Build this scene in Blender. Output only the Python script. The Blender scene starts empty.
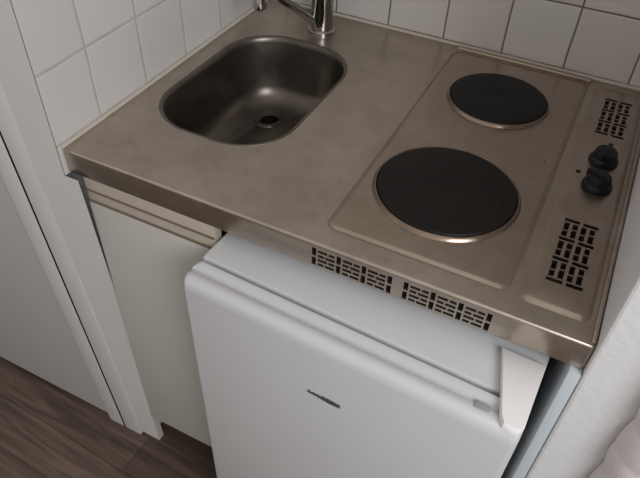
import bpy, bmesh, math, random
from mathutils import Vector, Matrix
random.seed(7)
S = bpy.context.scene
C = S.collection

# ------------------------------------------------------------ camera
cam = bpy.data.cameras.new('camera'); camo = bpy.data.objects.new('camera', cam); C.objects.link(camo)
camo.location = (0.65353, -0.51021, 1.37965)
camo.rotation_euler = (0.80534, -0.03253, 0.46451)
cam.sensor_width = 36; cam.lens = 633.02 / 640 * 36; cam.clip_start = 0.01
S.camera = camo
# ------------------------------------------------------------ world, lamps, exposure
w = bpy.data.worlds.new('room_light'); S.world = w; w.use_nodes = True
nt = w.node_tree; nt.nodes.clear()
out = nt.nodes.new('ShaderNodeOutputWorld'); bg = nt.nodes.new('ShaderNodeBackground')
bg.inputs['Color'].default_value = (1.0, 0.95, 0.91, 1); bg.inputs['Strength'].default_value = 0.42
nt.links.new(bg.outputs[0], out.inputs[0])
def area(name, loc, target, size, power, col):
    l = bpy.data.lights.new(name, 'AREA'); l.shape = 'RECTANGLE'; l.size = size[0]; l.size_y = size[1]
    l.energy = power; l.color = col
    o = bpy.data.objects.new(name, l); C.objects.link(o); o.location = loc
    o.rotation_euler = (Vector(target) - Vector(loc)).to_track_quat('-Z', 'Y').to_euler()
    return o
area('window_daylight', (1.75, -1.15, 1.9), (0.4, 0, 0.75), (0.8, 0.9), 16, (0.93, 0.97, 1.0))
S.view_settings.view_transform = 'Standard'; S.view_settings.look = 'None'
S.view_settings.gamma = 1; S.view_settings.use_curve_mapping = False
S.view_settings.exposure = 0.55

ZT = 0.830      # worktop height
W = 0.747       # worktop width
D = 0.60        # worktop depth
T = 0.1114      # tile pitch

# ------------------------------------------------------------ materials
def newmat(name):
    m = bpy.data.materials.new(name); m.use_nodes = True
    return m, m.node_tree, m.node_tree.nodes['Principled BSDF']
def N(t, kind, **kw):
    n = t.nodes.new(kind)
    for k, v in kw.items(): setattr(n, k, v)
    return n
def mth(t, op, a, b=None, c=None):
    n = t.nodes.new('ShaderNodeMath'); n.operation = op
    for i, v in enumerate((a, b, c)):
        if v is None: continue
        if isinstance(v, (int, float)): n.inputs[i].default_value = v
        else: t.links.new(v, n.inputs[i])
    return n.outputs[0]
def mix(t, fac, a, b):
    n = t.nodes.new('ShaderNodeMix'); n.data_type = 'RGBA'
    if isinstance(fac, (int, float)): n.inputs[0].default_value = fac
    else: t.links.new(fac, n.inputs[0])
    for i, v in ((6, a), (7, b)):
        if isinstance(v, tuple): n.inputs[i].default_value = (*v, 1)
        else: t.links.new(v, n.inputs[i])
    return n.outputs[2]
def simple(name, col, rough=0.5, metal=0.0, var=0.06, scale=14, bump=0.0, bscale=120, coat=0.0, spec=0.5):
    m, t, p = newmat(name)
    g = N(t, 'ShaderNodeNewGeometry'); nz = N(t, 'ShaderNodeTexNoise'); nz.inputs['Scale'].default_value = scale
    nz.inputs['Detail'].default_value = 4
    t.links.new(g.outputs['Position'], nz.inputs['Vector'])
    c2 = tuple(c * (1 - var) for c in col); c1 = tuple(min(1, c * (1 + var)) for c in col)
    t.links.new(mix(t, nz.outputs[0], c2, c1), p.inputs['Base Color'])
    p.inputs['Roughness'].default_value = rough; p.inputs['Metallic'].default_value = metal
    p.inputs['Coat Weight'].default_value = coat; p.inputs['Specular IOR Level'].default_value = spec
    if bump:
        b = N(t, 'ShaderNodeBump'); b.inputs['Strength'].default_value = bump; b.inputs['Distance'].default_value = 0.002
        n2 = N(t, 'ShaderNodeTexNoise'); n2.inputs['Scale'].default_value = bscale; n2.inputs['Detail'].default_value = 3
        t.links.new(g.outputs['Position'], n2.inputs['Vector']); t.links.new(n2.outputs[0], b.inputs['Height'])
        t.links.new(b.outputs[0], p.inputs['Normal'])
    return m
def steel(name, col, rough, stain=0.25, scratch=0.1):
    """worn stainless sheet: blotchy water marks, fine scratches"""
    m, t, p = newmat(name)
    g = N(t, 'ShaderNodeNewGeometry')
    n1 = N(t, 'ShaderNodeTexNoise'); n1.inputs['Scale'].default_value = 7; n1.inputs['Detail'].default_value = 5; n1.inputs['Distortion'].default_value = 0.6
    n2 = N(t, 'ShaderNodeTexNoise'); n2.inputs['Scale'].default_value = 45; n2.inputs['Detail'].default_value = 4
    mp = N(t, 'ShaderNodeMapping'); mp.inputs['Scale'].default_value = (25, 420, 60)
    n3 = N(t, 'ShaderNodeTexNoise'); n3.inputs['Scale'].default_value = 1; n3.inputs['Detail'].default_value = 2
    for n in (n1, n2): t.links.new(g.outputs['Position'], n.inputs['Vector'])
    t.links.new(g.outputs['Position'], mp.inputs['Vector']); t.links.new(mp.outputs[0], n3.inputs['Vector'])
    a = mth(t, 'ADD', mth(t, 'MULTIPLY', n1.outputs[0], 0.65), mth(t, 'MULTIPLY', n2.outputs[0], 0.35))
    r = N(t, 'ShaderNodeMapRange'); r.inputs[1].default_value = 0.35; r.inputs[2].default_value = 0.65; t.links.new(a, r.inputs[0])
    dark = (col[0] * (1 - stain) * 1.03, col[1] * (1 - stain), col[2] * (1 - stain) * 0.96)
    t.links.new(mix(t, r.outputs[0], dark, col), p.inputs['Base Color'])
    p.inputs['Metallic'].default_value = 0.94
    t.links.new(mth(t, 'ADD', rough - 0.06, mth(t, 'MULTIPLY', n2.outputs[0], 0.12)), p.inputs['Roughness'])
    b = N(t, 'ShaderNodeBump'); b.inputs['Strength'].default_value = scratch; b.inputs['Distance'].default_value = 0.0006
    t.links.new(mth(t, 'ADD', n3.outputs[0], n1.outputs[0]), b.inputs['Height']); t.links.new(b.outputs[0], p.inputs['Normal'])
    return m
def tiles(name, axis, c0, z0, grout, gw=0.0013):
    m, t, p = newmat(name)
    g = N(t, 'ShaderNodeNewGeometry'); s = N(t, 'ShaderNodeSeparateXYZ'); t.links.new(g.outputs['Position'], s.inputs[0])
    wob = N(t, 'ShaderNodeTexNoise'); wob.inputs['Scale'].default_value = 9; t.links.new(g.outputs['Position'], wob.inputs['Vector'])
    wv = mth(t, 'MULTIPLY', mth(t, 'SUBTRACT', wob.outputs[0], 0.5), 0.004)
    def dist(o, c):
        u = mth(t, 'DIVIDE', mth(t, 'SUBTRACT', mth(t, 'ADD', o, wv), c), T)
        f = mth(t, 'SUBTRACT', u, mth(t, 'FLOOR', u))
        return mth(t, 'MULTIPLY', mth(t, 'MINIMUM', f, mth(t, 'SUBTRACT', 1.0, f)), T), mth(t, 'FLOOR', u)
    d1, i1 = dist(s.outputs[axis], c0); d2, i2 = dist(s.outputs[2], z0)
    d = mth(t, 'MINIMUM', d1, d2)
    r = N(t, 'ShaderNodeMapRange'); r.inputs[1].default_value = gw * 0.7; r.inputs[2].default_value = gw * 1.5; t.links.new(d, r.inputs[0])
    wn = N(t, 'ShaderNodeTexWhiteNoise'); wn.noise_dimensions = '2D'
    cb = N(t, 'ShaderNodeCombineXYZ'); t.links.new(i1, cb.inputs[0]); t.links.new(i2, cb.inputs[1]); t.links.new(cb.outputs[0], wn.inputs['Vector'])
    face = mix(t, wn.outputs['Value'], (0.59, 0.56, 0.54), (0.65, 0.625, 0.605))
    gn = N(t, 'ShaderNodeTexNoise'); gn.inputs['Scale'].default_value = 25; t.links.new(g.outputs['Position'], gn.inputs['Vector'])
    gr = mix(t, gn.outputs[0], grout, tuple(min(1, c * 1.9) for c in grout))
    t.links.new(mix(t, r.outputs[0], gr, face), p.inputs['Base Color'])
    t.links.new(mth(t, 'SUBTRACT', 0.75, mth(t, 'MULTIPLY', r.outputs[0], 0.47)), p.inputs['Roughness'])
    r2 = N(t, 'ShaderNodeMapRange'); r2.inputs[1].default_value = 0.0; r2.inputs[2].default_value = 0.004; t.links.new(d, r2.inputs[0])
    b = N(t, 'ShaderNodeBump'); b.inputs['Strength'].default_value = 0.5; b.inputs['Distance'].default_value = 0.0015
    t.links.new(r2.outputs[0], b.inputs['Height']); t.links.new(b.outputs[0], p.inputs['Normal'])
    return m
def laminate():
    m, t, p = newmat('laminate_planks')
    g = N(t, 'ShaderNodeNewGeometry'); mp0 = N(t, 'ShaderNodeMapping'); mp0.inputs['Rotation'].default_value = (0, 0, math.radians(3))
    t.links.new(g.outputs['Position'], mp0.inputs['Vector'])
    br = N(t, 'ShaderNodeTexBrick'); br.offset = 0.37
    for k, v in (('Scale', 1.0), ('Mortar Size', 0.0009), ('Brick Width', 1.4), ('Row Height', 0.095), ('Bias', 0.0)): br.inputs[k].default_value = v
    br.inputs['Color1'].default_value = (0.054, 0.034, 0.024, 1); br.inputs['Color2'].default_value = (0.095, 0.064, 0.047, 1)
    br.inputs['Mortar'].default_value = (0.018, 0.011, 0.008, 1)
    t.links.new(mp0.outputs[0], br.inputs['Vector'])
    mp = N(t, 'ShaderNodeMapping'); mp.inputs['Scale'].default_value = (2.2, 24, 1)
    nz = N(t, 'ShaderNodeTexNoise'); nz.inputs['Scale'].default_value = 1.6; nz.inputs['Detail'].default_value = 7; nz.inputs['Distortion'].default_value = 1.2
    t.links.new(mp0.outputs[0], mp.inputs['Vector']); t.links.new(mp.outputs[0], nz.inputs['Vector'])
    mm = N(t, 'ShaderNodeMapRange'); mm.inputs[1].default_value = 0.3; mm.inputs[2].default_value = 0.7; mm.inputs[3].default_value = 0.45; mm.inputs[4].default_value = 1.75
    t.links.new(nz.outputs[0], mm.inputs[0])
    vm = N(t, 'ShaderNodeVectorMath', operation='SCALE'); t.links.new(br.outputs['Color'], vm.inputs[0]); t.links.new(mm.outputs[0], vm.inputs['Scale'])
    t.links.new(vm.outputs[0], p.inputs['Base Color']); p.inputs['Roughness'].default_value = 0.48
    b = N(t, 'ShaderNodeBump'); b.inputs['Strength'].default_value = 0.25; b.inputs['Distance'].default_value = 0.001
    t.links.new(nz.outputs[0], b.inputs['Height']); t.links.new(b.outputs[0], p.inputs['Normal'])
    return m
def hotplate_mat(name, col):
    m, t, p = newmat(name)
    tc = N(t, 'ShaderNodeTexCoord'); s = N(t, 'ShaderNodeSeparateXYZ'); t.links.new(tc.outputs['Object'], s.inputs[0])
    rr = mth(t, 'SQRT', mth(t, 'ADD', mth(t, 'POWER', s.outputs[0], 2.0), mth(t, 'POWER', s.outputs[1], 2.0)))
    wv = mth(t, 'SINE', mth(t, 'MULTIPLY', rr, 2 * math.pi / 0.0042))
    nz = N(t, 'ShaderNodeTexNoise'); nz.inputs['Scale'].default_value = 16; nz.inputs['Detail'].default_value = 5
    t.links.new(tc.outputs['Object'], nz.inputs['Vector'])
    t.links.new(mix(t, nz.outputs[0], tuple(c * 0.6 for c in col), tuple(c * 1.4 for c in col)), p.inputs['Base Color'])
    p.inputs['Roughness'].default_value = 0.5; p.inputs['Specular IOR Level'].default_value = 0.27
    b = N(t, 'ShaderNodeBump'); b.inputs['Strength'].default_value = 0.2; b.inputs['Distance'].default_value = 0.0005
    t.links.new(mth(t, 'ADD', wv, nz.outputs[0]), b.inputs['Height']); t.links.new(b.outputs[0], p.inputs['Normal'])
    return m

M = dict(
    steel=steel('worn_stainless', (0.51, 0.448, 0.385), 0.30, scratch=0.035),
    hob=steel('hob_stainless', (0.44, 0.372, 0.308), 0.31, stain=0.2, scratch=0.05),
    bowl=steel('sink_stainless_shaded', (0.19, 0.17, 0.145), 0.34, stain=0.3),  # same sheet steel darkened, the bowl's dark reflections put into the colour
    ring=steel('heated_rim_steel', (0.36, 0.275, 0.215), 0.24, stain=0.45),
    chrome=simple('chrome', (0.36, 0.35, 0.33), 0.16, 1.0),
    plate=hotplate_mat('cast_iron_plate', (0.007, 0.0055, 0.0045)),
    plate2=hotplate_mat('cast_iron_dark', (0.0055, 0.005, 0.0055)),
    black=simple('black_plastic', (0.004, 0.005, 0.006), 0.4, spec=0.3),
    slot=simple('painted_slot_shade', (0.006, 0.005, 0.005), 0.9, spec=0.1),  # near-black colour that stands in for shade inside slots and gaps
    hole=simple('drain_hole_shade', (0.004, 0.004, 0.004), 0.6, spec=0.1),
    fridge=simple('fridge_enamel', (0.55, 0.55, 0.56), 0.3, var=0.02, bump=0.05, bscale=300),
    hinge=simple('white_plastic', (0.86, 0.84, 0.84), 0.35, var=0.02),
    gasket=simple('grey_gasket', (0.30, 0.30, 0.31), 0.6),
    badge=simple('dark_badge', (0.10, 0.10, 0.105), 0.4, 0.2),
    cab=simple('cabinet_laminate', (0.45, 0.425, 0.40), 0.5, var=0.03),
    beige=simple('beige_rail', (0.40, 0.35, 0.29), 0.5),
    brown=simple('brown_edge_band', (0.16, 0.125, 0.095), 0.6),
    plaster=simple('plaster_white', (0.66, 0.65, 0.655), 0.85, var=0.03, bump=0.5, bscale=90, spec=0.2),
    plain=simple('painted_wall', (0.55, 0.525, 0.505), 0.75, var=0.03, bump=0.15, bscale=120, spec=0.25),
    trim=simple('painted_wood_trim', (0.60, 0.585, 0.57), 0.5, var=0.04, bump=0.15, bscale=70),
    door=simple('painted_door', (0.42, 0.405, 0.40), 0.55, var=0.03),
    caulk=simple('cream_sealant', (0.52, 0.47, 0.41), 0.5),
    panel=simple('panel_melamine', (0.50, 0.54, 0.57), 0.5, var=0.02),
    towel=simple('terry_white', (0.66, 0.60, 0.60), 0.95, var=0.05, bump=0.5, bscale=500, spec=0.1),
    blue=simple('blue_enamel_mark', (0.03, 0.09, 0.16), 0.4),
)
M['tile_back'] = tiles('wall_tiles_back', 0, 0.2636, ZT + 0.1161, (0.10, 0.08, 0.065), 0.0013)
M['tile_left'] = tiles('wall_tiles_left', 1, 0.0879, ZT + 0.1161, (0.33, 0.31, 0.29), 0.0017)
M['floor'] = laminate()

# ------------------------------------------------------------ mesh helpers
def obj(name, bm, mat, parent=None, smooth=True, ang=35, loc=None):
    bmesh.ops.recalc_face_normals(bm, faces=bm.faces)
    me = bpy.data.meshes.new(name); bm.to_mesh(me); bm.free()
    me.materials.append(mat)
    if smooth:
        for p in me.polygons: p.use_smooth = True
        me.set_sharp_from_angle(angle=math.radians(ang))
    o = bpy.data.objects.new(name, me); C.objects.link(o)
    if parent is not None: o.parent = parent
    if loc is not None: o.location = loc
    return o
def add_box(bm, x0, x1, y0, y1, z0, z1, bev=0.0, seg=2):
    b = bmesh.new(); bmesh.ops.create_cube(b, size=1)
    for v in b.verts: v.co = Vector(((x0 + x1) / 2 + v.co.x * (x1 - x0), (y0 + y1) / 2 + v.co.y * (y1 - y0), (z0 + z1) / 2 + v.co.z * (z1 - z0)))
    if bev: bmesh.ops.bevel(b, geom=b.edges[:], offset=bev, segments=seg, affect='EDGES', profile=0.5)
    me = bpy.data.meshes.new('t'); b.to_mesh(me); b.free(); bm.from_mesh(me); bpy.data.meshes.remove(me)
def box(*a, **k):
    bm = bmesh.new(); add_box(bm, *a, **k); return bm
def rrect(x0, x1, y0, y1, r, n=10):
    """rounded rectangle outline, counter-clockwise; r may be four radii (from x1,y0 on)"""
    if isinstance(r, (int, float)): r = [r] * 4
    pts = []
    for k, (cx, cy, a0) in enumerate(((x1, y0, -90), (x1, y1, 0), (x0, y1, 90), (x0, y0, 180))):
        rr = r[k]; sx = -1 if cx == x1 else 1; sy = -1 if cy == y1 else 1
        for i in range(n + 1):
            a = math.radians(a0 + 90 * i / n)
            pts.append((cx + sx * rr + rr * math.cos(a), cy + sy * rr + rr * math.sin(a)))
    return pts
def rings(bm, loops, cap0=False, cap1=False):
    vs = [[bm.verts.new(p) for p in l] for l in loops]; n = len(vs[0])
    for a, b in zip(vs, vs[1:]):
        for i in range(n): bm.faces.new((a[i], a[(i + 1) % n], b[(i + 1) % n], b[i]))
    if cap0: bm.faces.new(vs[0])
    if cap1: bm.faces.new(vs[-1])
    return vs
def lathe(bm, prof, n=48, c=(0, 0, 0)):
    """prof = (radius, z) list; radius 0 ends are closed by a tiny cap"""
    loops = [[(c[0] + max(r, 1e-5) * math.cos(2 * math.pi * i / n), c[1] + max(r, 1e-5) * math.sin(2 * math.pi * i / n), c[2] + z) for i in range(n)] for r, z in prof]
    rings(bm, loops, prof[0][0] == 0, prof[-1][0] == 0)
def tube(bm, pts, rad, n=16, caps=True):
    pts = [Vector(p) for p in pts]; rad = rad if isinstance(rad, list) else [rad] * len(pts)
    loops = []; up = Vector((0, 0, 1)); prev = None
    for i, p in enumerate(pts):
        t = (pts[min(i + 1, len(pts) - 1)] - pts[max(i - 1, 0)]).normalized()
        if prev is None:
            a = t.cross(up); a = a if a.length > 1e-3 else t.cross(Vector((1, 0, 0)))
        else: a = prev - t * prev.dot(t)
        a.normalize(); prev = a; b = t.cross(a)
        loops.append([p + (a * math.cos(2 * math.pi * k / n) + b * math.sin(2 * math.pi * k / n)) * rad[i] for k in range(n)])
    rings(bm, loops, caps, caps)
def spline(P, m=10):
    P = [Vector(p) for p in P]; Q = [P[0] * 2 - P[1]] + P + [P[-1] * 2 - P[-2]]; o = []
    for i in range(1, len(Q) - 2):
        for j in range(m):
            t = j / m; a, b, c, d = Q[i - 1:i + 3]
            o.append(0.5 * ((2 * b) + (c - a) * t + (2 * a - 5 * b + 4 * c - d) * t * t + (3 * b - a - 3 * c + d) * t ** 3))
    return o + [P[-1]]
def cut(bm, cutters):
    """bm minus the boxes / prisms in the mesh cutters (exact boolean), returned as a new bmesh"""
    for b in (bm, cutters): bmesh.ops.recalc_face_normals(b, faces=b.faces)
    me = bpy.data.meshes.new('a'); bm.to_mesh(me); bm.free(); a = bpy.data.objects.new('a', me); C.objects.link(a)
    mc = bpy.data.meshes.new('b'); cutters.to_mesh(mc); cutters.free(); b = bpy.data.objects.new('b', mc); C.objects.link(b)
    md = a.modifiers.new('cut', 'BOOLEAN'); md.object = b; md.operation = 'DIFFERENCE'; md.solver = 'EXACT'
    dg = bpy.context.evaluated_depsgraph_get(); dg.update()
    r = bpy.data.meshes.new_from_object(a.evaluated_get(dg)); o = bmesh.new(); o.from_mesh(r)
    for x in (a, b): bpy.data.objects.remove(x)
    for x in (me, mc, r): bpy.data.meshes.remove(x)
    return o
def empty(name, loc, label, cat, group=None, rz=0):
    o = bpy.data.objects.new(name, None); C.objects.link(o); o.location = loc; o.rotation_euler = (0, 0, rz)
    o.empty_display_size = 0.05; o['label'] = label; o['category'] = cat
    if group: o['group'] = group
    return o
def struct(name, bm, m, label=None, cat='wall', **k):
    o = obj(name, bm, m, **k); o['kind'] = 'structure'; o['category'] = cat
    if label: o['label'] = label
    return o
def skew(bm, k=-0.055, z0=0.0, x0=0.0):
    for v in bm.verts: v.co.x += x0 + (v.co.z - z0) * k
    return bm

# ------------------------------------------------------------ the setting
YF = -0.008     # front face of the partition on the left
YR = -0.010     # front face of the wall on the right
struct('floor', box(-2.2, 1.6, -2.6, 0.75, -0.05, 0.0), M['floor'], 'grey brown laminate plank floor running past the door and under the units', 'floor', smooth=False)
struct('wall_back', box(-0.13, 1.0, D, D + 0.12, 0.0, 2.4), M['tile_back'], 'white square tiled wall with dark grout behind the hob', 'wall', smooth=False)
wl = bmesh.new(); add_box(wl, -0.062, 0.0, YF, D - 0.001, ZT - 0.046, 2.4); add_box(wl, -0.062, 0.0, 0.034, D - 0.001, 0.0, ZT - 0.046)
struct('wall_left', wl, M['tile_left'], 'white tiled partition wall beside the sink', 'wall', smooth=False)
rw = struct('wall_right', box(W + 0.0055, 1.7, YR, D + 0.12, 0.0, 2.4, bev=0.004), M['plaster'], 'rough white plaster wall right of the fridge', 'wall', smooth=False)
# plain end of the partition, its corner strip and the board beside the door lean a little, as in the old wall
def leaning(xl, xr, y0, y1, z0, z1, bev=0.002, ty=0.012):
    """upright board whose left and right edges are x(z) functions given as (x at floor, slope)"""
    bm = box(0, 1, y0, y1, z0, z1, bev=0)
    for v in bm.verts:
        a, b = (xl if v.co.x < 0.5 else xr); v.co.x = a + b * v.co.z
        v.co.y += ty * max(0.0, 1 - v.co.z / ZT)
    bmesh.ops.bevel(bm, geom=bm.edges[:], offset=bev, segments=2, affect='EDGES', profile=0.5)
    return bm
tb1 = bmesh.new()
ly = lambda z: -0.009 if z >= ZT else (-0.0095 if z > 0.5 else 0.006)
zt = ZT - 0.046; xl = lambda z: -0.022 - 0.050 * z
fp = [(xl(0), 0), (0.0242, 0), (0.0242, zt), (0.0, zt), (0.0, 2.3), (xl(2.3), 2.3), (xl(zt), zt)]
fv = [tb1.verts.new((x, ly(z), z)) for x, z in fp]; bv = [tb1.verts.new((x, (YF + 0.030) if z < zt else YF + 0.001, z)) for x, z in fp]
for q in ((0, 1, 2, 3, 6), (6, 3, 4, 5)):
    tb1.faces.new([fv[k] for k in q]); tb1.faces.new([bv[k] for k in reversed(q)])
for k in range(7): tb1.faces.new((fv[k], fv[(k + 1) % 7], bv[(k + 1) % 7], bv[k]))
struct('trim_1', tb1, M['plain'], 'painted corner strip at the end of the tiled partition', 'trim')
struct('trim_2', leaning((-0.067, -0.055), (-0.022, -0.050), YF - 0.008, YF + 0.02, 0.0, 2.3, 0.003), M['trim'], 'flat white board between the kitchenette and the door', 'trim')
struct('trim_3', leaning((-0.113, -0.0555), (-0.0725, -0.055), YF - 0.008, YF + 0.04, 0.0, 2.3, 0.002), M['trim'], 'narrow white door casing left of the dark gap', 'trim')
struct('trim_6', leaning((-0.0726, -0.055), (-0.0668, -0.055), YF - 0.0065, YF + 0.03, 0.0, 2.3, 0.0005), M['slot'], 'dark strip painted as the shade in the gap beside the door casing', 'trim')  # near-black strip filling the gap, its shade put into the colour
dbm = leaning((-0.95, -0.0), (-0.112, -0.0555), YF + 0.008, YF + 0.04, 0.016, 2.05, ty=0.0)
struct('door_1', dbm, M['door'], 'plain grey white door leaf closed above the laminate floor', 'door')
struct('wall_door', box(-1.4, -0.064, 0.05, 0.16, 0.0, 2.4), M['slot'], 'wall behind the closed door, darkened for the shade in the gap under it', 'wall', smooth=False)  # coloured near-black so the gap under the door reads as shaded
# sealant beads where the worktop meets the tiles
bm = bmesh.new(); tube(bm, [(0.0015, 0.0, ZT + 0.0015), (0.0015, D - 0.002, ZT + 0.0015)], 0.0032, 10)
struct('trim_4', bm, M['caulk'], 'cream sealant bead along the left edge of the worktop', 'sealant')
bm = bmesh.new(); tube(bm, [(0.004, D - 0.001, ZT + 0.0015), (W, D - 0.001, ZT + 0.0015)], 0.0035, 10)
struct('trim_5', bm, M['caulk'], 'cream sealant bead along the back edge of the worktop', 'sealant')

# ------------------------------------------------------------ worktop with sink and hob
top = empty('kitchenette_worktop', (0, 0, ZT), 'one piece stainless steel worktop with pressed sink bowl and two round hotplates', 'worktop')
SX0, SX1, SY0, SY1 = 0.040, 0.268, 0.125, 0.466
SR = [0.085, 0.090, 0.090, 0.088]
def slots(L, Wd):
    """grille pattern along u (length L) and v (width Wd): pairs of upright slots between stacks of four dashes"""
    out = []; g = L / 3.0
    for k in range(4):
        u = k * (L - 0.006) / 3
        for v0, v1 in ((0, 0.45), (0.55, 1)): out.append((u, u + 0.006, v0 * Wd, v1 * Wd))
    for k in range(3):
        u0 = k * (L - 0.006) / 3 + 0.0085; u1 = (k + 1) * (L - 0.006) / 3 - 0.0025
        for r in range(4):
            v0 = Wd * (r + 0.12) / 4; v1 = Wd * (r + 0.72) / 4; um = (u0 + u1) / 2; st = 0.0022 * (1 if r % 2 else -1)
            out.append((u0, um - 0.001 + st, v0, v1)); out.append((um + 0.001 + st, u1, v0, v1))
    return out
slab = box(0.001, W + 0.0045, 0.0, D - 0.001, -0.043, 0.0, bev=0.0035, seg=3)
cu = bmesh.new()
rings(cu, [[(x, y, z) for x, y in rrect(SX0, SX1, SY0, SY1, SR, 12)] for z in (-0.1, 0.05)], True, True)
slab = cut(slab, cu)
fs = []
for ux in (0.407, 0.531):
    for a, b, c, d in slots(0.109, 0.030): fs.append((ux + a, ux + b, -0.040 + c, -0.040 + d))
fs = [(a, b, c + 0.0015, d + 0.0015) for a, b, c, d in fs]
cu = bmesh.new()
for a, b, c, d in fs: add_box(cu, a, b, -0.02, 0.008, c, d)
slab = cut(slab, cu)
# sink bowl opening is rounded over into the sheet
sl = obj('worktop_sheet', slab, M['steel'], top, ang=30)
bm = bmesh.new()
for a, b, c, d in fs: add_box(bm, a + 0.0001, b - 0.0001, 0.0025, 0.007, c + 0.0001, d - 0.0001)  # near-black boxes paint the shade inside the front slots
o = obj('vent_slots', bm, M['slot'], top, smooth=False); o['label'] = 'dark vent slots in the front edge'; o['kind'] = 'stuff'
bm = bmesh.new()
prof = [(-0.004, 0.0002), (-0.0015, 0.0006), (0.001, -0.0005), (0.003, -0.004), (0.0045, -0.010), (0.009, -0.060), (0.014, -0.095), (0.022, -0.113), (0.035, -0.122), (0.050, -0.1255)]
loops = []
for ins, z in prof:
    rr = [max(0.02, r - ins * 0.8) for r in SR]
    loops.append([(x, y, z) for x, y in rrect(SX0 + ins, SX1 - ins, SY0 + ins, SY1 - ins, rr, 12)])
cxy = (0.118, 0.385)
for f, z in ((0.72, -0.127), (0.45, -0.1285), (0.25, -0.1295)):
    l = loops[len(prof) - 1]; loops.append([(cxy[0] + (x - cxy[0]) * f, cxy[1] + (y - cxy[1]) * f, z) for x, y, _ in l])
n = len(loops[0]); loops.append([(cxy[0] + 0.021 * math.cos(a), cxy[1] + 0.021 * math.sin(a), -0.131) for a in
      [math.atan2(y - cxy[1], x - cxy[0]) for x, y, _ in loops[-1]]])
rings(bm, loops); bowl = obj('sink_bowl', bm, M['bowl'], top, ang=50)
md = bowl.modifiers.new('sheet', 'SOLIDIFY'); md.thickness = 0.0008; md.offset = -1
bm = bmesh.new(); lathe(bm, [(0.033, -0.0025), (0.031, 0.0008), (0.0245, 0.0012), (0.0215, -0.001), (0.0215, -0.012), (0, -0.012)], 40)
dr = obj('drain_ring', bm, M['bowl'], bowl, loc=(cxy[0], cxy[1], -0.1285))
bm = bmesh.new(); lathe(bm, [(0, 0.0), (0.0205, 0.0), (0.0213, -0.002), (0.0213, -0.006), (0, -0.006)], 32)
obj('drain_shade_disc', bm, M['hole'], bowl, loc=(cxy[0], cxy[1], -0.1290))  # near-black disc, the shade inside the drain painted on
bm = bmesh.new(); lathe(bm, [(0, 0.002), (0.008, 0.002), (0.0105, 0.0), (0.0105, -0.003), (0, -0.003)], 24)
ov = obj('overflow_cover', bm, M['bowl'], bowl, loc=(0.0445, 0.30, -0.037)); ov.rotation_euler = (0, math.radians(87), 0)

def plate(name, x0, x1, y0, y1, r, h, mat, cuts=None, ang=30, ramp=0.004):
    """raised pressed area: groove, ramp, soft shoulder, flat top"""
    bm = bmesh.new(); L = []
    for ins, z in ((-0.0, -0.004), (0.0, 0.0002), (ramp * .5, h * 0.35), (ramp, h * 0.85), (ramp + 0.0015, h)):
        L.append([(x, y, z) for x, y in rrect(x0 + ins, x1 - ins, y0 + ins, y1 - ins, max(r - ins, 0.003), 8)])
    rings(bm, L, True, True)
    if cuts:
        cu = bmesh.new()
        for a, b, c, d in cuts: add_box(cu, a, b, c, d, -0.0015, 0.03)
        bm = cut(bm, cu)
    return obj(name, bm, mat, top, ang=ang)
HZ = 0.0028
hp = plate('hob_panel', 0.409, 0.647, 0.034, 0.573, 0.014, HZ, M['hob'])
# brown strip round the hob, painted shade of its shallow pressed groove
bm = bmesh.new()
o1 = rrect(0.4065, 0.6495, 0.0315, 0.5755, 0.0165, 8); i1 = rrect(0.409, 0.647, 0.034, 0.573, 0.014, 8)
rings(bm, [[(x, y, -0.002) for x, y in o1], [(x, y, 0.0004) for x, y in o1], [(x, y, 0.0004) for x, y in i1], [(x, y, -0.002) for x, y in i1]])
obj('hob_groove_shade', bm, M['brown'], hp)
cs = []
for x0, y0, L, Wd in ((0.6805, 0.072, 0.124, 0.043), (0.6815, 0.422, 0.114, 0.043)):
    for a, b, c, d in slots(L, Wd): cs.append((x0 + c, x0 + d, y0 + a, y0 + b))
CZ = 0.0045
cp = plate('control_panel', 0.661, 0.7405, 0.030, 0.575, 0.012, CZ, M['hob'], cs, ramp=0.005)
bm = bmesh.new()
for a, b, c, d in cs: add_box(bm, a + 0.0001, b - 0.0001, c + 0.0001, d - 0.0001, -0.0012, 0.0012)  # slot bottoms filled near-black as painted shade
o = obj('vent_slots', bm, M['slot'], cp, smooth=False); o['label'] = 'dark vent slots in the control panel'; o['kind'] = 'stuff'
# low upstand pressed at the back of the hob
bm = box(0.41, 0.652, 0.5795, 0.5865, -0.002, 0.0065, bev=0.0024, seg=3); obj('rear_bead', bm, M['hob'], top)
# raised rim along the right wall
bm = box(W - 0.0012, W + 0.004, 0.004, 0.59, -0.002, 0.004, bev=0.0015); obj('side_rim', bm, M['steel'], top)

def hotplate(x, y, r, mat, lab):
    bm = bmesh.new()
    lathe(bm, [(0, 0.0066), (r * 0.20, 0.0066), (r * 0.25, 0.0074), (r * 0.27, 0.0075), (r * 0.90, 0.0078), (r * 0.965, 0.0068), (r * 0.985, 0.004), (r * 0.985, 0.0), (0, 0.0)], 72)
    p = obj('hotplate', bm, mat, top, loc=(x, y, HZ)); p['label'] = lab
    bm = bmesh.new()
    lathe(bm, [(r * 0.98, 0.0), (r * 0.982, 0.0035), (r * 1.0, 0.0052), (r * 1.02, 0.0045), (r * 1.035, 0.0016), (r * 1.05, 0.0003), (r * 1.05, -0.001)], 72)
    obj('rim_ring', bm, M['ring'], p)
hotplate(0.5235, 0.1735, 0.0965, M['plate'], 'large worn front hotplate')
hotplate(0.5236, 0.4405, 0.0795, M['plate2'], 'small black rear hotplate')

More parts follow.
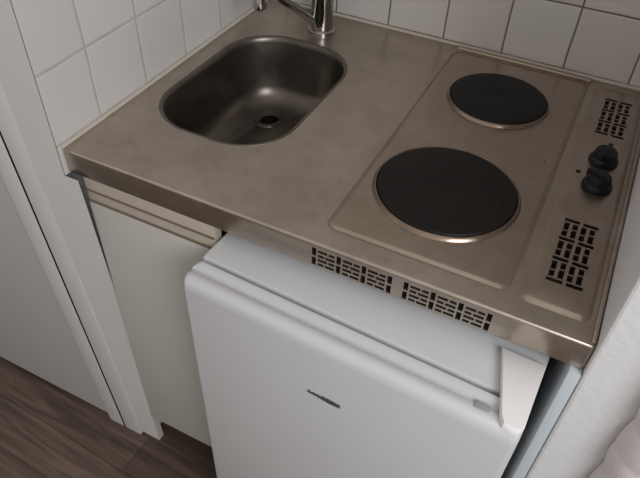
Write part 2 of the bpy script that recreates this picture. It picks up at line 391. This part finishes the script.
def knob(x, y, rz, lab):
    bm = bmesh.new(); lathe(bm, [(0, 0.0), (0.0205, 0.0), (0.021, 0.003), (0.0195, 0.007), (0.0165, 0.010), (0.0155, 0.0175), (0.0145, 0.019), (0, 0.0195)], 40)
    k = obj('control_knob', bm, M['black'], top, loc=(x, y, CZ)); k['label'] = lab
    bm = box(-0.0032, 0.0032, -0.017, 0.020, 0.010, 0.0215, bev=0.0015); g = obj('knob_grip', bm, M['black'], k); g.rotation_euler = (0, 0, rz)
knob(0.705, 0.349, math.radians(-8), 'upper black hob control knob with grip pointing to the wall')
knob(0.706, 0.283, math.radians(62), 'lower black hob control knob')
def dot(name, x, y, z, r, m):
    bm = bmesh.new(); lathe(bm, [(0, -0.001), (r, -0.001), (r, 0.0007), (r * 0.6, 0.0014), (0, 0.0016)], 20); return obj(name, bm, m, top, loc=(x, y, z))
dot('pilot_lamp', 0.677, 0.307, CZ, 0.0035, M['black']); dot('screw', 0.627, 0.312, HZ, 0.0032, M['ring'])
bm = box(0.694, 0.715, 0.313, 0.3175, CZ - 0.001, CZ + 0.0006, bev=0.0002); obj('knob_marking', bm, M['blue'], top)

# ------------------------------------------------------------ mixer tap
tap = empty('sink_mixer_tap', (0.158, 0.526, ZT), 'chrome mixer tap with arched spout at the back of the sink', 'tap')
bm = bmesh.new(); lathe(bm, [(0, 0), (0.0265, 0), (0.0265, 0.004), (0.0245, 0.0065), (0.0225, 0.0072), (0, 0.0075)], 40); obj('base_ring', bm, M['chrome'], tap)
bm = bmesh.new(); lathe(bm, [(0, 0.0065), (0.0215, 0.0065), (0.021, 0.012), (0.0205, 0.100), (0.0212, 0.104), (0.0212, 0.125), (0.015, 0.135), (0, 0.137)], 40); obj('tap_body', bm, M['chrome'], tap)
bm = bmesh.new()
tube(bm, spline([(-0.010, -0.010, 0.020), (-0.030, -0.036, 0.046), (-0.047, -0.067, 0.073), (-0.057, -0.095, 0.103), (-0.0605, -0.116, 0.120), (-0.0605, -0.126, 0.114), (-0.059, -0.127, 0.098)], 8), 0.0078, 18)
sp = obj('spout', bm, M['chrome'], tap)
bm = bmesh.new(); lathe(bm, [(0, 0), (0.0095, 0), (0.0112, 0.002), (0.0112, 0.022), (0.010, 0.025), (0, 0.025)], 28); obj('aerator', bm, M['chrome'], sp, loc=(-0.059, -0.127, 0.077))
bm = box(-0.007, 0.007, 0.0, 0.085, 0.132, 0.144, bev=0.004, seg=3); obj('lever', bm, M['chrome'], tap)

# ------------------------------------------------------------ base cabinet under the sink
cabi = empty('base_cabinet', (0.0248, 0.0065, 0), 'white base cabinet with plain door under the sink left of the fridge', 'cabinet')
def cb(name, a, m, bev=0.0, par=None): return obj(name, box(*a, bev=bev), m, par or cabi)
carc = bmesh.new()
add_box(carc, 0.0, 0.016, 0.018, 0.54, 0.12, 0.69); add_box(carc, 0.214, 0.230, 0.018, 0.54, 0.12, 0.69)
add_box(carc, 0.016, 0.214, 0.018, 0.54, 0.12, 0.136); add_box(carc, 0.016, 0.214, 0.53, 0.54, 0.136, 0.69)
obj('carcass', carc, M['cab'], cabi, smooth=False)
cb('top_rail', (0.0, 0.230, -0.004, 0.014, 0.69, ZT - 0.044), M['beige'], 0.0015)
cb('rail_groove', (0.0005, 0.2295, -0.0055, 0.0, 0.7615, 0.765), M['brown'])
dr_ = cb('cabinet_door', (0.001, 0.229, -0.006, 0.014, 0.115, 0.740), M['cab'], 0.0015)
cb('door_edge_band', (0.0015, 0.2285, -0.0055, 0.0135, 0.7395, 0.7445), M['brown'], par=dr_)
cb('plinth', (0.004, 0.226, 0.11, 0.126, 0.0, 0.12), M['brown'])

# ------------------------------------------------------------ fridge
RZ = math.radians(-2.7)
fr = empty('fridge', (0.256, -0.036, 0), 'white undercounter fridge standing slightly askew under the hob', 'fridge', rz=RZ)
FW = 0.458; FH = 0.760
obj('fridge_body', box(0.0, FW, 0.004, 0.40, 0.022, FH, bev=0.004, seg=3), M['fridge'], fr)
for x in (0.03, FW - 0.03):
    for y in (0.04, 0.36):
        bm = bmesh.new(); lathe(bm, [(0, 0), (0.016, 0), (0.016, 0.01), (0.009, 0.012), (0.009, 0.03), (0, 0.03)], 20); obj('foot', bm, M['black'], fr, loc=(x, y, 0))
obj('door_gasket', box(0.012, FW - 0.012, -0.004, 0.0045, 0.07, FH - 0.014, bev=0.001), M['gasket'], fr)
dbm = bmesh.new()
# door section: flat top with a shallow trough, well rounded front lip
sec = [(-0.003, 0.055), (-0.003, FH - 0.001), (-0.0045, FH + 0.002), (-0.012, FH + 0.002), (-0.0155, FH - 0.0015), (-0.022, FH - 0.0015), (-0.0255, FH + 0.001),
       (-0.032, FH + 0.0015), (-0.037, FH + 0.0002), (-0.041, FH - 0.004), (-0.0435, FH - 0.010), (-0.0445, FH - 0.018), (-0.0445, 0.075), (-0.043, 0.064), (-0.038, 0.056), (-0.03, 0.055)]
def sect(x, k): # k shrinks the section towards the rounded ends
    cy, cz = -0.024, 0.4
    return [(x, cy + (y - cy) * (1 - k * 0.5), z - (0.006 * k if z > cz else -0.006 * k)) for y, z in sec]
xs = [(0.0, 1.0), (0.0012, 0.5), (0.004, 0.15), (0.008, 0.0), (FW * 0.5, 0.0), (FW - 0.008, 0), (FW - 0.004, 0.15), (FW - 0.0012, 0.5), (FW, 1.0)]
rings(dbm, [sect(x, k) for x, k in xs], True, True)
fd = obj('fridge_door', dbm, M['fridge'], fr, ang=50)
# hinge cover at the top right corner: wedge that narrows towards the door front
bm = bmesh.new()
for pts in ():
    pass
hp_ = [(FW - 0.054, 0.060), (FW - 0.0015, 0.060), (FW - 0.0005, -0.032), (FW - 0.004, -0.040), (FW - 0.012, -0.042), (FW - 0.022, -0.040), (FW - 0.028, -0.030)]
def inset(P, k):
    cx = sum(p[0] for p in P) / len(P); cy = sum(p[1] for p in P) / len(P)
    return [(cx + (x - cx) * k, cy + (y - cy) * k) for x, y in P]
rings(bm, [[(x, y, FH + 0.001) for x, y in hp_], [(x, y, FH + 0.009) for x, y in hp_], [(x, y, FH + 0.0115) for x, y in inset(hp_, 0.95)]], True, True)
hc = obj('hinge_cover', bm, M['hinge'], fr, ang=40)
obj('hinge_recess', box(FW - 0.058, FW - 0.040, -0.030, -0.020, FH - 0.002, FH + 0.0022, bev=0.0006), M['gasket'], fr)
# small badge: a slanted mark with tiny strokes
bg_ = bmesh.new()
def stroke(bm, P, wd, th=0.0012):
    for (x0, z0), (x1, z1) in zip(P, P[1:]):
        dx, dz = x1 - x0, z1 - z0; l = math.hypot(dx, dz) or 1; nx, nz = -dz / l * wd / 2, dx / l * wd / 2
        vs = [[bm.verts.new((x0 + s * nx, y, z0 + s * nz)) for s in (-1, 1)] + [bm.verts.new((x1 + s * nx, y, z1 + s * nz)) for s in (1, -1)] for y in (-th, 0.0005)]
        a, b = vs
        bm.faces.new(a); bm.faces.new(b)
        for i in range(4): bm.faces.new((a[i], a[(i + 1) % 4], b[(i + 1) % 4], b[i]))
for k, (h, g) in enumerate(((0.005, 0), (0.004, 0.0005), (0.0045, 0), (0.006, -0.0005), (0.007, -0.001), (0.006, -0.0005), (0.004, 0.0005))):
    x = k * 0.0068; stroke(bg_, [(x, g), (x + 0.0012, g + h)], 0.003)
    stroke(bg_, [(x, g + 0.001), (x + 0.0063, g + 0.0015)], 0.0026 + 0.0006 * k)
    if 2 < k < 6: stroke(bg_, [(x + 0.001, g + h * .85), (x + 0.0062, g + h * .7)], 0.0026)
bo = obj('door_badge', bg_, M['badge'], fd, smooth=False, loc=(0.199, -0.0448, 0.651)); bo['label'] = 'small dark maker badge'

# ------------------------------------------------------------ end panel between the fridge and the wall
ep = obj('end_panel', box(0.7375, 0.7518, -0.007, 0.56, 0.0, ZT - 0.0445, bev=0.0012), M['panel'])
ep['label'] = 'narrow pale blue white end panel between fridge and right wall'; ep['category'] = 'panel'

# ------------------------------------------------------------ towel hanging on the right wall
tb = bmesh.new(); nx, nz = 26, 90; x0, x1 = 0.816, 1.06; z0, z1 = 0.40, 0.90
vf = []
for j in range(nz + 1):
    z = z0 + (z1 - z0) * j / nz; row = []
    ph = (z - 0.77) / 0.052
    for i in range(nx + 1):
        u = i / nx; fr_ = ph + 0.18 * math.sin(u * 5 + 1)
        bul = abs(math.sin(math.pi * fr_)) ** 0.6
        e = min(u, 1 - u) * nx / 3; ed = min(1, e) ** 0.5
        row.append(((x0 + (x1 - x0) * u) + 0.002 * (1 - bul) * (1 if u < .5 else -1) * (1 - ed) + 0.0015 * math.sin(z * 60), YR - 0.012 - 0.030 * ed * (0.84 + 0.16 * bul) * (1 if z < z1 - 0.01 else 0.5), z))
    vf.append(row)
V1 = [[tb.verts.new(p) for p in r] for r in vf]; V2 = [[tb.verts.new((p[0], YR - 0.004, p[2])) for p in r] for r in vf]
for j in range(nz):
    for i in range(nx):
        tb.faces.new((V1[j][i], V1[j][i + 1], V1[j + 1][i + 1], V1[j + 1][i])); tb.faces.new((V2[j][i], V2[j + 1][i], V2[j + 1][i + 1], V2[j][i + 1]))
for j in range(nz):
    for i in (0, nx): tb.faces.new((V1[j][i], V1[j + 1][i], V2[j + 1][i], V2[j][i]))
for i in range(nx):
    for j in (0, nz): tb.faces.new((V1[j][i], V1[j][i + 1], V2[j][i + 1], V2[j][i]))
tw = obj('hanging_towel', tb, M['towel'], ang=80)
tw['label'] = 'white pinkish towel hanging in soft folds on the right wall'; tw['category'] = 'towel'
